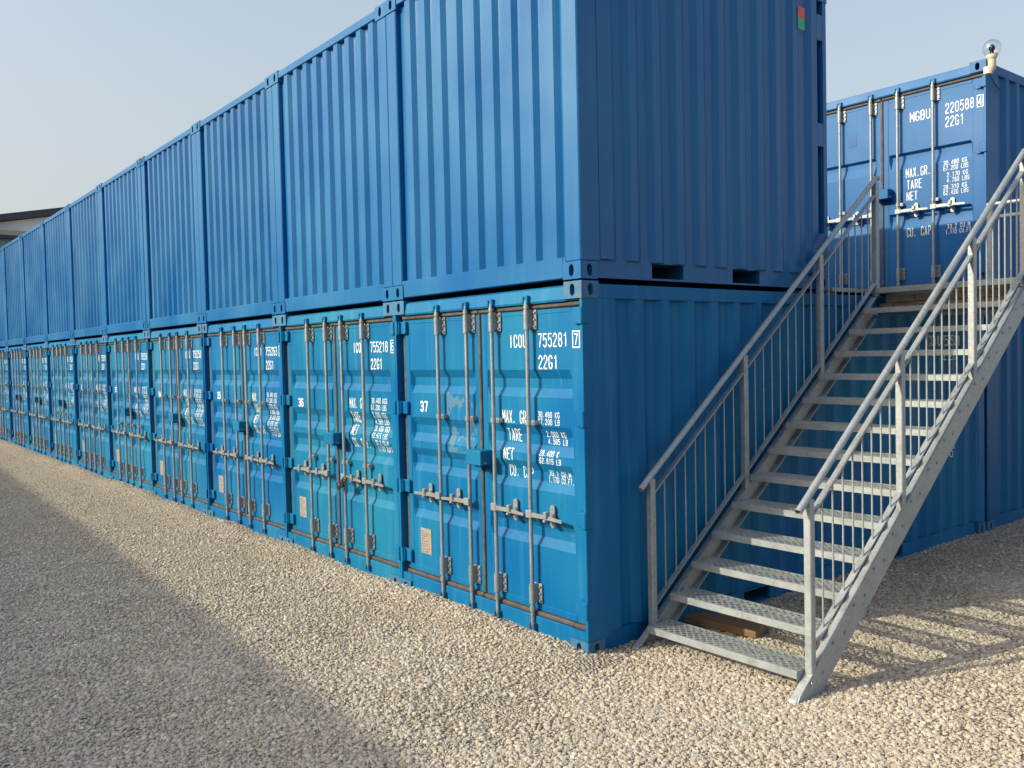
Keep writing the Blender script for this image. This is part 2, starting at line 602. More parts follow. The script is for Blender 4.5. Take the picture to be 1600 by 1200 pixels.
def casting_mesh(name, mat, h, flipx, flipy):
    """corner casting with real oval holes in both outer faces; origin at its outer lower corner"""
    wx, wy = .178, .162
    mb = MB()
    def plate(w_, h_, emit):
        cx, cz = w_ * .52, h_ * .5
        rx, rz = .024, .042
        k = 16
        hole = []
        for i in range(k):
            a = 2 * math.pi * (i + .5) / k
            x = max(-1, min(1, 1.15 * math.cos(a))) * rx
            z = math.sin(a) * rz
            hole.append((cx + x, cz + z))
        outer = []
        for i in range(k):
            a = 2 * math.pi * (i + .5) / k
            dx, dz = math.cos(a), math.sin(a)
            t = min((w_ - cx) / dx if dx > 0 else (-cx / dx if dx < 0 else 9), (h_ - cz) / dz if dz > 0 else (-cz / dz if dz < 0 else 9))
            outer.append((cx + dx * t, cz + dz * t))
        # snap nearest outer points to corners
        for cxn, czn in ((0, 0), (w_, 0), (w_, h_), (0, h_)):
            j = min(range(k), key=lambda q: (outer[q][0] - cxn) ** 2 + (outer[q][1] - czn) ** 2)
            outer[j] = (cxn, czn)
        emit(hole, outer)
    def emit_front(hole, outer):
        k = len(hole)
        vs = [(x, 0, z) for x, z in hole] + [(x, 0, z) for x, z in outer] + [(x, .05, z) for x, z in hole]
        mb.add(vs, [(i, (i + 1) % k, (i + 1) % k + k, i + k) for i in range(k)] + [(i, i + 2 * k, (i + 1) % k + 2 * k, (i + 1) % k) for i in range(k)])
    def emit_side(hole, outer):
        k = len(hole)
        vs = [(0, y, z) for y, z in hole] + [(0, y, z) for y, z in outer] + [(.05, y, z) for y, z in hole]
        mb.add(vs, [(i, (i + 1) % k, (i + 1) % k + k, i + k)[::-1] for i in range(k)] + [(i, i + 2 * k, (i + 1) % k + 2 * k, (i + 1) % k)[::-1] for i in range(k)])
    plate(wx, h, emit_front)
    plate(wy, h, emit_side)
    # other four faces
    mb.add([(0, 0, h), (wx, 0, h), (wx, wy, h), (0, wy, h)], [(0, 1, 2, 3)])
    mb.add([(0, 0, 0), (wx, 0, 0), (wx, wy, 0), (0, wy, 0)], [(3, 2, 1, 0)])
    mb.add([(wx, 0, 0), (wx, wy, 0), (wx, wy, h), (wx, 0, h)], [(0, 1, 2, 3)])
    mb.add([(0, wy, 0), (wx, wy, 0), (wx, wy, h), (0, wy, h)], [(3, 2, 1, 0)])
    inner = MB()
    inner.box(.06, wx - .004, .06, wy - .004, .004, h - .004)
    if flipx:
        mb.v = [(-x, y, z) for x, y, z in mb.v]
        mb.f = [f[::-1] for f in mb.f]
    if flipy:
        mb.v = [(x, -y, z) for x, y, z in mb.v]
        mb.f = [f[::-1] for f in mb.f]
    return mb.mesh(name, mat)

def sheet(name, mat, prof, a0, a1, axis, off):
    """corrugated sheet: prof = [(s, depth)], extruded over z a0..a1; axis 'x' panel along x at y=off+depth; axis '+x' side panel along y at x=off-depth, '-x' other side"""
    mb = MB()
    n = len(prof)
    vs = []
    for z in (a0, a1):
        for s_, d in prof:
            if axis == 'x':
                vs.append((s_, off + d, z))
            elif axis == 'xb':
                vs.append((s_, off - d, z))
            elif axis == '+x':
                vs.append((off - d, s_, z))
            else:
                vs.append((off + d, s_, z))
    fs = [(i, i + 1, i + 1 + n, i + n) for i in range(n - 1)]
    if axis in ('-x', 'xb'):
        fs = [f[::-1] for f in fs]
    mb.add(vs, fs)
    return mb.mesh(name, mat)

def corr(s0, s1, period, flat_out, slope, depth, start_in=False):
    """trapezoid corrugation points from s0 to s1"""
    k = max(1, round((s1 - s0) / period))
    p = (s1 - s0) / k
    fo = flat_out * p / period
    sl_ = slope * p / period
    pts = []
    for i in range(k):
        a = s0 + i * p
        if start_in:
            fi = p - fo - 2 * sl_
            pts += [(a, depth), (a + fi, depth), (a + fi + sl_, 0), (a + fi + sl_ + fo, 0)]
        else:
            pts += [(a, 0), (a + fo, 0), (a + fo + sl_, depth), (a + p - sl_, depth)]
    pts.append((s1, depth if start_in else 0))
    return pts

# --- door profile (lower containers): y of the panel face as function of z
DOOR_Y = .050
RIBS = [(1.985, 1.92, 1.85, 1.785), (1.575, 1.505, 1.435, 1.365), (1.305, 1.24, 1.17, 1.105), (.895, .83, .76, .695)]
RD = .035
def prof_lower():
    pts = [(2.40, 0)]
    for a, b_, c, d in RIBS:
        pts += [(a, 0), (b_, RD), (c, RD), (d, 0)]
    pts.append((.25, 0))
    return pts
def prof_upper():          # later door type: two narrow pressed steps
    pts = [(2.40, 0)]
    for zt in (1.765, 1.065):
        pts += [(zt, 0), (zt - .028, .042), (zt - .075, .042), (zt - .19, .0)]
    pts.append((.25, 0))
    return pts
def prof_eval(pts, z):
    for (z0, d0), (z1, d1) in zip(pts[:-1], pts[1:]):
        if z1 <= z <= z0:
            t = (z0 - z) / max(1e-9, z0 - z1)
            return d0 + (d1 - d0) * t
    return 0.0

def door_panel(name, mat, x0, x1, pts):
    """pressed panel with rib ends closed by sloping gables"""
    mb = MB()
    e = .03
    base = DOOR_Y + .003
    zs = [p[0] for p in pts]
    ds = [p[1] for p in pts]
    cols = [(x0, 0), (x0 + .004, 0), (x0 + e, 1), (x1 - e, 1), (x1 - .004, 0), (x1, 0)]
    n = len(zs)
    vs = []
    for x, k in cols:
        for z, d in zip(zs, ds):
            vs.append((x, base + d * k, z))
    fs = []
    for c in range(len(cols) - 1):
        for i in range(n - 1):
            fs.append((c * n + i, c * n + i + 1, (c + 1) * n + i + 1, (c + 1) * n + i))
    mb.add(vs, fs)
    return mb.mesh(name, mat)

RODS = (.68, 1.093, 1.428, 1.85)
LEAF = ((.092, 1.198, .162, 1.14), (1.228, 2.402, 1.292, 2.275))

def make_door_kit(tagname, paintm, pts, clip_z, handle_z):
    """mesh data for both leaves, shared by every container of the kind"""
    kit = []
    for li, (a0, a1, p0, p1) in enumerate(LEAF):
        y0, y1 = DOOR_Y, DOOR_Y + .045
        fr = MB()
        fr.cbox(a0, p0, y0, y1, .215, 2.425, .004)
        fr.cbox(p1, a1, y0, y1, .215, 2.425, .004)
        fr.cbox(p0, p1, y0, y1, 2.385, 2.425, .004)
        fr.cbox(p0, p1, y0, y1, .215, .265, .004)
        leaf = {'frame': fr.mesh(tagname + '_door_frame', paintm), 'panel': door_panel(tagname + '_door_panel', paintm, p0, p1, pts), 'subs': []}
        rods = RODS[:2] if li == 0 else RODS[2:]
        sg = -1 if li == 0 else 1
        for x in rods:
            t = MB()
            yr = .0
            t.tube([(x, yr, .11), (x, yr, 2.49)], .0152, 12)
            t.tube([(x, yr, .215), (x, yr, .25)], .021, 12)
            t.tube([(x, yr, 2.43), (x, yr, 2.46)], .021, 12)
            leaf['subs'].append(('locking_rod', t.mesh('locking_rod', M['zinc'])))
            for z in (2.35, .345):
                t = MB()
                t.cbox(x - .028, x + .062, .038, .049, z - .072, z + .072, .003)
                t.tube([(x, yr, z - .072), (x, yr, z + .072)], .0245, 12)
                for bz in (-.05, 0, .05):
                    t.tube([(x + .048, .026, z + bz), (x + .048, .040, z + bz)], .008, 6)
                t.box(x - .024, x + .024, .0, .04, z - .06, z + .06)
                leaf['subs'].append(('rod_bracket', t.mesh('rod_bracket', M['zinc'])))
            for z, s_ in ((2.495, 1), (.105, -1)):
                t = MB()
                t.cbox(x - .030, x - .010, -.022, .035, z - .022, z + .022, .003)
                t.cbox(x + .012, x + .034, -.020, .035, z - .026, z + .026, .003)
                t.cbox(x - .012, x + .014, -.012, .012, z - .03, z + .03, .003)
                leaf['subs'].append(('cam_keeper', t.mesh('cam_keeper', paintm if s_ > 0 else M['dkblue'])))
            t = MB()
            t.tube([(x, yr, clip_z - .018), (x, yr, clip_z + .018)], .023, 12)
            t.cbox(x + .01, x + .058, .004, .016, clip_z - .018, clip_z + .018, .002)
            t.box(x + .03, x + .056, .016, .05, clip_z - .016, clip_z + .016)
            t.tube([(x + .043, -.004, clip_z), (x + .043, .006, clip_z)], .008, 6)
            leaf['subs'].append(('rod_clip', t.mesh('rod_clip', M['shiny'])))
            # handle
            hz = handle_z
            t = MB()
            t.cbox(x - .022 if sg > 0 else x - .044, x + .044 if sg > 0 else x + .022, -.034, -.012, hz - .028, hz + .028, .003)
            xa, xb = (x + sg * .03, x + sg * .37)
            xm = x + sg * .17
            poly = [(xa, hz + .016), (xm, hz + .014), (xb, hz - .002), (xb, hz - .022), (xm, hz - .016), (xa, hz - .018)]
            t.prism(poly, 'y', -.030, -.020)
            leaf['subs'].append(('lock_handle', t.mesh('lock_handle', M['shiny'])))
            t = MB()
            xk = x + sg * .205
            oval = [(xk + .025 * math.cos(a) * (1 if abs(math.sin(a)) < .9 else 1), hz + (.056 if math.sin(a) > 0 else -.060) + .025 * math.sin(a)) for a in [i * math.pi / 8 + math.pi / 16 for i in range(16)]]
            t.prism(oval, 'y', .030, .040)
            t.box(xk - .012, xk + .012, -.016, .05, hz - .012, hz + .0)
            t.cbox(xk - .016, xk + .016, -.046, -.008, hz - .004, hz + .040, .004)
            t.cbox(xk - .018, xk + .006, -.050, -.010, hz - .036, hz - .018, .004)
            t.tube([(xk, .026, hz + .055), (xk, .034, hz + .055)], .008, 6)
            t.tube([(xk, .026, hz - .055), (xk, .034, hz - .055)], .008, 6)
            leaf['subs'].append(('handle_retainer', t.mesh('handle_retainer', M['shiny'])))
        # hinges
        for z in (2.355, 1.65, .955, .335):
            t = MB()
            if li == 0:
                t.cbox(.026, .150, .020, .050, z - .055, z + .055, .006)
                t.cbox(.030, .075, .0, .085, z - .052, z + .052, .005)
                t.tube([(.052, -.002, z - .06), (.052, -.002, z + .06)], .015, 8)
            else:
                poly = [(W - .150, z - .025), (W - .110, z - .055), (W - .020, z - .055), (W - .020, z + .055), (W - .110, z + .055), (W - .150, z + .025)]
                t.prism(poly, 'y', .030, .050)
                t.cbox(W - .075, W - .026, .0, .048, z - .052, z + .052, .005)
                t.cbox(W - .040, W + .007, -.016, .055, z - .058, z + .058, .005)
            leaf['subs'].append(('hinge', t.mesh('hinge', paintm)))
        # rubber seal round the leaf
        t = MB()
        t.cbox(a0 - .012, a1 + .012, .030, .062, 2.425, 2.462, .008)
        t.cbox(a0 - .012, a1 + .012, .024, .062, .182, .2145, .008)
        if li == 0:
            t.cbox(a1, a1 + .030, .036, .062, .2145, 2.425, .006)
            t.cbox(a0 - .03, a0, .052, .085, .2145, 2.425, .004)
        else:
            t.cbox(a1, a1 + .004, .05, .085, .2145, 2.425, .001)
        leaf['subs'].append(('rubber_seal', t.mesh('rubber_seal', M['gasket'])))
        kit.append(leaf)
    return kit

M['dkblue'] = simple('dark_blue_painted_steel', (.02, .09, .20), .5, 0, .2, 20)

def shell_parts(kind, paintm, castm, length, zs=1.0, side_period=.278, doors_at_front=True):
    """list of (name, mesh, location) for everything but the doors"""
    out = []
    hh = H
    # corner castings
    ch = .118
    for (x, fx) in ((0, False), (W, True)):
        for (y, fy) in ((-.006, False), (length + .006, True)):
            for z in (0, hh - ch):
                out.append(('corner_casting', casting_mesh('corner_casting', castm, ch, fx, fy), (x + (-.004 if not fx else .004), y, z)))
    Z0, Z1 = ch, hh - ch
    L = length
    if doors_at_front:
        # front (door end) posts: outer lip, inner column
        for sx, x in ((1, 0), (-1, W)):
            t = MB()
            a, b_ = sorted((x, x + sx * .026))
            t.cbox(a, b_, 0, .20, Z0, Z1, .003)
            a, b_ = sorted((x + sx * .026, x + sx * .10))
            t.cbox(a, b_, .088, .20, Z0, Z1, .003)
            out.append(('corner_post', t.mesh('corner_post', paintm), None))
        t = MB()
        t.prism([(.010, 2.461), (.004, 2.475), (.018, 2.560), (.045, 2.574), (.12, 2.574), (.12, 2.461)], 'x', .178, W - .178)
        t.box(.10, .178, .064, .12, 2.461, Z1 - .002)
        t.box(W - .178, W - .10, .064, .12, 2.461, Z1 - .002)
        t.box(.027, .178, .012, .064, 2.463, Z1 - .002)
        t.box(W - .178, W - .027, .012, .064, 2.463, Z1 - .002)
        out.append(('door_header', t.mesh('door_header', paintm), None))
        t = MB()
        t.cbox(.178, W - .178, .012, .13, .02, .181, .005)
        t.box(.027, .178, .012, .08, Z0 + .002, .180)
        t.box(W - .178, W - .027, .012, .08, Z0 + .002, .180)
        out.append(('door_sill', t.mesh('door_sill', paintm), None))
    else:
        # plain corrugated end wall at the front
        for sx, x in ((1, 0), (-1, W)):
            t = MB()
            a, b_ = sorted((x, x + sx * .155))
            t.cbox(a, b_, 0, .19, Z0, Z1, .008)
            out.append(('corner_post', t.mesh('corner_post', paintm), None))
        t = MB()
        t.cbox(.178, W - .178, .0, .08, 2.505, 2.578, .005)
        t.box(.155, .178, .004, .08, 2.505, Z1 - .002)
        t.box(W - .178, W - .155, .004, .08, 2.505, Z1 - .002)
        out.append(('end_top_rail', t.mesh('end_top_rail', paintm), None))
        t = MB()
        t.cbox(.178, W - .178, .0, .10, .012, .155, .005)
        t.box(.155, .178, .004, .10, Z0 + .002, .155)
        t.box(W - .178, W - .155, .004, .10, Z0 + .002, .155)
        out.append(('end_bottom_rail', t.mesh('end_bottom_rail', paintm), None))
        pr = [(.155, .050)] + [(a, .012 + d) for a, d in corr(.178, W - .215, .2286, .080, .035, .036, True)] + [(W - .155, .012)]
        out.append(('end_wall', sheet('end_wall', paintm, pr, .15, 2.51, 'x', .0), None))
    # far end
    yl = L
    if doors_at_front:
        for sx, x in ((1, 0), (-1, W)):
            t = MB()
            a, b_ = sorted((x, x + sx * .12))
            t.cbox(a, b_, yl - .16, yl, Z0, Z1, .006)
            out.append(('corner_post', t.mesh('corner_post', paintm), None))
        t = MB()
        t.box(.12, W - .12, yl - .05, yl - .01, .02, 2.57)
        out.append(('end_wall', t.mesh('end_wall', paintm), None))
    else:
        for sx, x in ((1, 0), (-1, W)):
            t = MB()
            def bx(x0, x1, y0, y1, z0, z1):
                a, b_ = sorted((x + sx * x0, x + sx * x1))
                t.cbox(a, b_, y0, y1, z0, z1, .003)
            bx(0, .12, yl - .235, yl - .145, Z0, Z1)          # inner column
            bx(0, .02, yl - .055, yl - .002, Z0, Z1)          # outer lip
            bx(.085, .12, yl - .145, yl - .055, Z0, Z1)       # back of the slots
            bx(.02, .085, yl - .055, yl - .03, Z0, Z1)
            for za, zb in ((Z0, .49), (1.235, 1.435), (2.14, 2.36)):   # bridges between slots
                bx(.001, .085, yl - .145, yl - .055, za, zb)
            out.append(('corner_post', t.mesh('slotted_corner_post', paintm), None))
            for zc in (1.33, 2.26, .42):
                t2 = MB()
                a, b_ = sorted((x + sx * .02, x + sx * .07))
                t2.cbox(a, b_, yl - .002, yl + .02, zc - .055, zc + .055, .004)
                out.append(('hinge_lug', t2.mesh('hinge_lug', paintm), None))
        t = MB()
        t.cbox(.12, 1.21, yl - .07, yl - .03, .17, 2.43, .004)
        t.cbox(1.23, W - .12, yl - .07, yl - .03, .17, 2.43, .004)
        t.box(.12, W - .12, yl - .12, yl - .03, .02, .165)
        t.box(.12, W - .12, yl - .12, yl - .03, 2.435, 2.57)
        out.append(('rear_doors', t.mesh('rear_doors', paintm), None))
    # side panels and rails
    ya, yb = (.20, yl - .16) if doors_at_front else (.19, yl - .235)
    for sx, x in ((1, 0), (-1, W)):
        ax = '-x' if sx > 0 else '+x'
        if doors_at_front:
            t = MB()
            a, b_ = sorted((x + sx * .003, x + sx * .06))
            t.cbox(a, b_, .158, yl - .157, 2.470, 2.572, .006)
            out.append(('top_side_rail', t.mesh('top_side_rail', paintm), None))
            out.append(('side_wall', sheet('side_wall', paintm, [(ya, .006)] + [(s_, .006 + d) for s_, d in corr(ya + .05, yb - .03, side_period, .072, .068, .036)] + [(yb, .006)], .155, 2.51, ax, x), None))
            pk = [(1.76, 2.11), (3.95, 4.30)]
        else:
            t = MB()
            a, b_ = sorted((x + sx * .002, x + sx * .06))
            t.cbox(a, b_, .158, yl - .157, 2.515, 2.575, .005)
            out.append(('top_side_rail', t.mesh('top_side_rail', paintm), None))
            out.append(('side_wall', sheet('side_wall', paintm, [(ya, .004)] + [(s_, .004 + d) for s_, d in corr(ya + .06, yb - .01, .245, .070, .055, .030)] + [(yb, .004)], .138, 2.52, ax, x), None))
            pk = [(.735, 1.081), (1.673, 2.026)]
        t = MB()
        a, b_ = sorted((x + sx * .030, x + sx * .07))
        ys = [.158] + [q for p in pk for q in p] + [yl - .157]
        for i in range(0, len(ys), 2):
            t.box(a, b_, ys[i], ys[i + 1], .012, .150)
        for p in pk:
            t.box(a, b_, p[0], p[1], .132, .150)
            t.box(a, b_, p[0], p[1], .012, .026)
        out.append(('bottom_side_rail', t.mesh('bottom_side_rail', paintm), None))
        for p in pk:
            t = MB()
            a2, b2 = sorted((x + sx * .075, x + sx * .60))
            t.add([(a2, p[0], .026), (b2, p[0], .026), (b2, p[0], .132), (a2, p[0], .132), (a2, p[1], .026), (b2, p[1], .026), (b2, p[1], .132), (a2, p[1], .132)],
                  [(0, 1, 2, 3), (7, 6, 5, 4), (0, 4, 5, 1), (3, 2, 6, 7)])
            out.append(('fork_pocket', t.mesh('fork_pocket', M['dkblue']), None))
    t = MB()
    t.box(.05, W - .05, .10, yl - .06, 2.545, 2.565)
    out.append(('roof_sheet', t.mesh('roof_sheet', paintm), None))
    t = MB()
    t.box(.076, W - .076, .135, yl - .06, .135, .16)
    out.append(('floor', t.mesh('floor', paintm), None))
    return out

def build_container(name, loc, shell, kit, tint, zscale=1.0, casttint=None):
    root = empty(name, loc)
    root.scale = (1, 1, zscale)
    for nm, me, l in shell:
        o = obj(nm, me, root, casttint if (casttint and nm == 'corner_casting') else tint, l)
    doors = []
    if kit:
        for leaf in kit:
            d = obj('door', leaf['panel'], root, tint)
            obj('door_frame', leaf['frame'], d, tint)
            for nm, me in leaf['subs']:
                obj(nm, me, d, tint)
            doors.append(d)
    return root, doors

# ------------------------------------------------------------------ setting: ground
def vnoise(x, y, s, seed):
    r_ = np.random.RandomState(seed)
    g = r_.rand(64, 64)
    xs, ys = x * s, y * s
    x0 = np.floor(xs).astype(int)
    y0 = np.floor(ys).astype(int)
    fx, fy = xs - x0, ys - y0
    fx = fx * fx * (3 - 2 * fx)
    fy = fy * fy * (3 - 2 * fy)
    q = lambda a, b: g[a % 64, b % 64]
    return (q(x0, y0) * (1 - fx) * (1 - fy) + q(x0 + 1, y0) * fx * (1 - fy) + q(x0, y0 + 1) * (1 - fx) * fy + q(x0 + 1, y0 + 1) * fx * fy) - .5

GZ = .022
def ground_z(x, y):
    fade = np.clip(1 - (np.hypot(x - CAM.x, y - CAM.y) - 25) / 15, 0, 1)
    z = GZ + fade * (.030 * vnoise(x, y, 1.1, 1) + .022 * vnoise(x, y, 3.1, 2) + .012 * vnoise(x, y, 7.3, 3))
    bank = np.exp(-((y + .12) / .22) ** 2) * (x < .2)
    return z + .040 * bank * (.6 + 1.4 * (vnoise(x, y, 1.7, 5) + .5)) * fade

gx = np.concatenate([[-900, -400, -200, -100, -60, -45, -36], np.arange(-30, 10.01, .12), [12, 16, 24, 40, 80, 200, 400, 900]])
gy = np.concatenate([[-900, -400, -200, -100, -50, -30, -20, -14], np.arange(-9, 15.01, .12), [17, 22, 30, 50, 100, 200, 400, 900]])
XX, YY = np.meshgrid(gx, gy, indexing='ij')
ZZ = ground_z(XX, YY)
nx, ny = len(gx), len(gy)
vs = np.stack([XX.ravel(), YY.ravel(), ZZ.ravel()], 1)
ii, jj = np.meshgrid(np.arange(nx - 1), np.arange(ny - 1), indexing='ij')
a = (ii * ny + jj).ravel()
fs = np.stack([a, a + ny, a + ny + 1, a + 1], 1)
me = bpy.data.meshes.new('ground')
me.from_pydata(vs.tolist(), [], fs.tolist())
me.polygons.foreach_set('use_smooth', [True] * len(fs))
me.materials.append(M['ground'])
tag(obj('ground', me), kind='structure')

# loose gravel: stones scattered over the part of the yard near the camera
def gravel():
    step = .16
    xs = np.arange(-27, 9.5, step)
    ys = np.arange(-6.5, 13.5, step)
    X, Y = np.meshgrid(xs, ys, indexing='ij')
    Z = ground_z(X, Y) + .002
    d = np.hypot(X - CAM.x, Y - CAM.y)
    ang = (np.arctan2(X - CAM.x, Y - CAM.y) - YAW + np.pi) % (2 * np.pi) - np.pi
    dens = np.where(d < 6.5, 6000, np.where(d < 9, 4200, np.where(d < 12, 2000, np.where(d < 17, 750, 220)))) * 1.0
    dens = dens * np.clip(.85 + 1.1 * vnoise(X, Y, .9, 21) + .9 * vnoise(X, Y, 2.3, 22), .35, 1.25)
    dens[np.abs(ang) > R(39)] = 0
    dens[d < 3.2] = 0
    dens[(X < -.12) & (Y > .10)] = 0
    n0, n1 = X.shape
    me = bpy.data.meshes.new('gravel')
    vs = np.stack([X.ravel(), Y.ravel(), Z.ravel()], 1)
    ii, jj = np.meshgrid(np.arange(n0 - 1), np.arange(n1 - 1), indexing='ij')
    a = (ii * n1 + jj).ravel()
    q = np.stack([a, a + n1, a + n1 + 1, a + 1], 1)
    keep = dens.ravel()[q].max(1) > 0
    me.from_pydata(vs.tolist(), [], q[keep].tolist())
    at = me.attributes.new('dens', 'FLOAT', 'POINT')
    at.data.foreach_set('value', dens.ravel().astype(np.float32))
    me.materials.append(M['stone'])
    o = obj('gravel', me)
    tag(o, kind='stuff')
    ng = bpy.data.node_groups.new('gravel_scatter', 'GeometryNodeTree')
    ng.interface.new_socket('Geometry', in_out='INPUT', socket_type='NodeSocketGeometry')
    ng.interface.new_socket('Geometry', in_out='OUTPUT', socket_type='NodeSocketGeometry')
    nn, ln = ng.nodes, ng.links
    gi = nn.new('NodeGroupInput')
    go = nn.new('NodeGroupOutput')
    dp = nn.new('GeometryNodeDistributePointsOnFaces')
    na = nn.new('GeometryNodeInputNamedAttribute')
    na.data_type = 'FLOAT'
    na.inputs['Name'].default_value = 'dens'
    ln.new(gi.outputs[0], dp.inputs['Mesh'])
    ln.new(na.outputs['Attribute'], dp.inputs['Density'])
    dp.inputs['Seed'].default_value = 3
    g2i = nn.new('GeometryNodeGeometryToInstance')
    for i in range(7):
        ic = nn.new('GeometryNodeMeshIcoSphere')
        ic.inputs['Radius'].default_value = 1
        ic.inputs['Subdivisions'].default_value = 2
        nz = nn.new('ShaderNodeTexNoise')
        nz.noise_dimensions = '4D'
        nz.inputs['W'].default_value = i * 3.7
        nz.inputs['Scale'].default_value = .9
        nz.inputs['Detail'].default_value = 1.5
        sb = nn.new('ShaderNodeVectorMath')
        sb.operation = 'SUBTRACT'
        sb.inputs[1].default_value = (.5, .5, .5)
        ln.new(nz.outputs['Color'], sb.inputs[0])
        ml = nn.new('ShaderNodeVectorMath')
        ml.operation = 'SCALE'
        ml.inputs['Scale'].default_value = 1.25
        ln.new(sb.outputs[0], ml.inputs[0])
        sp = nn.new('GeometryNodeSetPosition')
        ln.new(ic.outputs['Mesh'], sp.inputs['Geometry'])
        ln.new(ml.outputs[0], sp.inputs['Offset'])
        tr = nn.new('GeometryNodeTransform')
        tr.inputs['Scale'].default_value = (1.04, .98 - .03 * i, .70 - .02 * i)
        ln.new(sp.outputs[0], tr.inputs['Geometry'])
        sm = nn.new('GeometryNodeSetMaterial')
        sm.inputs['Material'].default_value = M['stone']
        ln.new(tr.outputs[0], sm.inputs['Geometry'])
        ln.new(sm.outputs[0], g2i.inputs[0])
    ip = nn.new('GeometryNodeInstanceOnPoints')
    ln.new(dp.outputs['Points'], ip.inputs['Points'])
    ln.new(g2i.outputs[0], ip.inputs['Instance'])
    ip.inputs['Pick Instance'].default_value = True
    rr = nn.new('FunctionNodeRandomValue')
    rr.data_type = 'FLOAT_VECTOR'
    rr.inputs['Min'].default_value = (-.3, -.3, 0)
    rr.inputs['Max'].default_value = (.3, .3, 6.283)
    ln.new(rr.outputs['Value'], ip.inputs['Rotation'])
    rs = nn.new('FunctionNodeRandomValue')
    rs.data_type = 'FLOAT'
    rs.inputs[2].default_value = 0
    rs.inputs[3].default_value = 1
    rs.inputs['Seed'].default_value = 11
    pw = nn.new('ShaderNodeMath')
    pw.operation = 'POWER'
    ln.new(rs.outputs[1], pw.inputs[0])
    pw.inputs[1].default_value = 5.0
    ma = nn.new('ShaderNodeMath')
    ma.operation = 'MULTIPLY_ADD'
    ln.new(pw.outputs[0], ma.inputs[0])
    ma.inputs[1].default_value = .0140
    ma.inputs[2].default_value = .0058
    ln.new(ma.outputs[0], ip.inputs['Scale'])
    ln.new(ip.outputs[0], go.inputs[0])
    md = o.modifiers.new('scatter', 'NODES')
    md.node_group = ng
gravel()

# ------------------------------------------------------------------ containers
M['cast_paint'] = M['rust']  # second key for the same weathered casting paint, not used below
shell20 = shell_parts('lower', M['cyan'], M['rust'], L20)
shell10 = shell_parts('upper', M['blue'], M['blue'], L10, doors_at_front=False)
shellM = shell_parts('mgb', M['blue2'], M['blue2'], L20)
kit_a = make_door_kit('lower', M['cyan'], prof_lower(), 1.60, .935)
kit_b = make_door_kit('lowerb', M['cyan'], prof_lower(), 1.075, .935)
kit_m = make_door_kit('mgb', M['blue2'], prof_upper(), 1.16, 1.08)

def surf(pts, eps=.0016):
    def f(p, lift):
        x = p[0] + .025 * (p[0] > 1.25)
        y = DOOR_Y
        for a0, a1, p0, p1 in LEAF:
            if p0 < x < p1:
                k = max(0, min(1, (x - p0 - .004) / .026, (p1 - .004 - x) / .026))
                y = DOOR_Y + .003 + k * prof_eval(pts, p[1])
        return (x, y - eps - lift, p[1])
    return f
SL = surf(prof_lower())
SU = surf(prof_upper())

def letter_lines(parent, rows, S, box=None):
    for s, x, zt, h, p in rows:
        i = 0
        for word in s.split(' '):
            t = MB()
            text(t, word, x + i * p, zt, h, p, S)
            obj('lettering', t.mesh('lettering', M['white']), parent)
            i += len(word) + 1
    if box:
        t = MB()
        frame_box(t, *box, .004, S)
        obj('lettering_frame', t.mesh('lettering_frame', M['white']), parent)

def door_text(doors, pre, num, chk, rows, unit, unit_z, S=SL):
    ident = [(pre, 1.553, 2.247, .098, .054), (num, 1.888, 2.247, .100, .055), (chk, 2.276, 2.236, .080, .050), ('22G1', 1.890, 2.09, .100, .055)]
    letter_lines(doors[1], ident + rows, S, (2.262, 2.330, 2.140, 2.252))
    rr = random.Random(num)
    t = MB()
    for i in range(9):                                   # thin chalky runs washed down from the lettering
        if rr.random() < .35:
            continue
        xx = rr.choice((1.60, 1.66, 1.90, 1.95, 2.0, 2.05, 2.10, 2.16)) + rr.uniform(-.015, .015)
        zz_ = rr.choice((2.145, 1.985, 1.985, 2.145, 1.58))
        ribbon(t, [(xx, zz_), (xx + .001, zz_ - rr.uniform(.05, .20))], .0016, S, -.0006)
    if t.f:
        tag(obj('paint_runs', t.mesh('paint_runs', M['runs']), doors[1]), kind='stuff')
    if unit:
        t = MB()
        text(t, unit, .315, unit_z, .094, .066, S, .8, .2)
        obj('unit_number', t.mesh('unit_number', M['white']), doors[0])

rows37 = [('MAX. GR', 1.452, 1.680, .098, .0415), ('TARE', 1.478, 1.540, .096, .0435), ('NET', 1.452, 1.392, .092, .0435), ('CU. CAP', 1.485, 1.262, .088, .0415),
          ('30.480 KG', 1.870, 1.682, .043, .0268), ('67.200 LB', 1.870, 1.630, .043, .0268), ('2.080 KG', 1.930, 1.540, .043, .0268), ('4.585 LB', 1.940, 1.488, .043, .0268),
          ('28.400 K', 1.875, 1.400, .043, .0268), ('62.615 LB', 1.875, 1.346, .043, .0268), ('33.1 CU.M', 1.945, 1.256, .041, .0265), ('1.170 CU.FT.', 1.935, 1.210, .041, .0235)]
def rows_b(tare, net):
    a, b_ = tare
    c, d = net
    return [('MAX. GR', 1.452, 1.712, .100, .042), ('TARE', 1.452, 1.575, .100, .044), ('NET', 1.452, 1.445, .098, .044), ('CU. CAP.', 1.478, 1.322, .090, .042),
            ('30.480 KGS', 1.885, 1.720, .050, .029), ('67.200 LBS', 1.870, 1.655, .050, .029), (a + ' KGS', 1.885, 1.585, .050, .029), (b_ + ' LBS', 1.885, 1.520, .050, .029),
            (c + ' KGS', 1.870, 1.455, .050, .029), (d + ' LBS', 1.870, 1.390, .050, .029), ('33.2 CU.M', 1.930, 1.325, .048, .027), ('1.172 CUFT', 1.930, 1.265, .048, .027)]

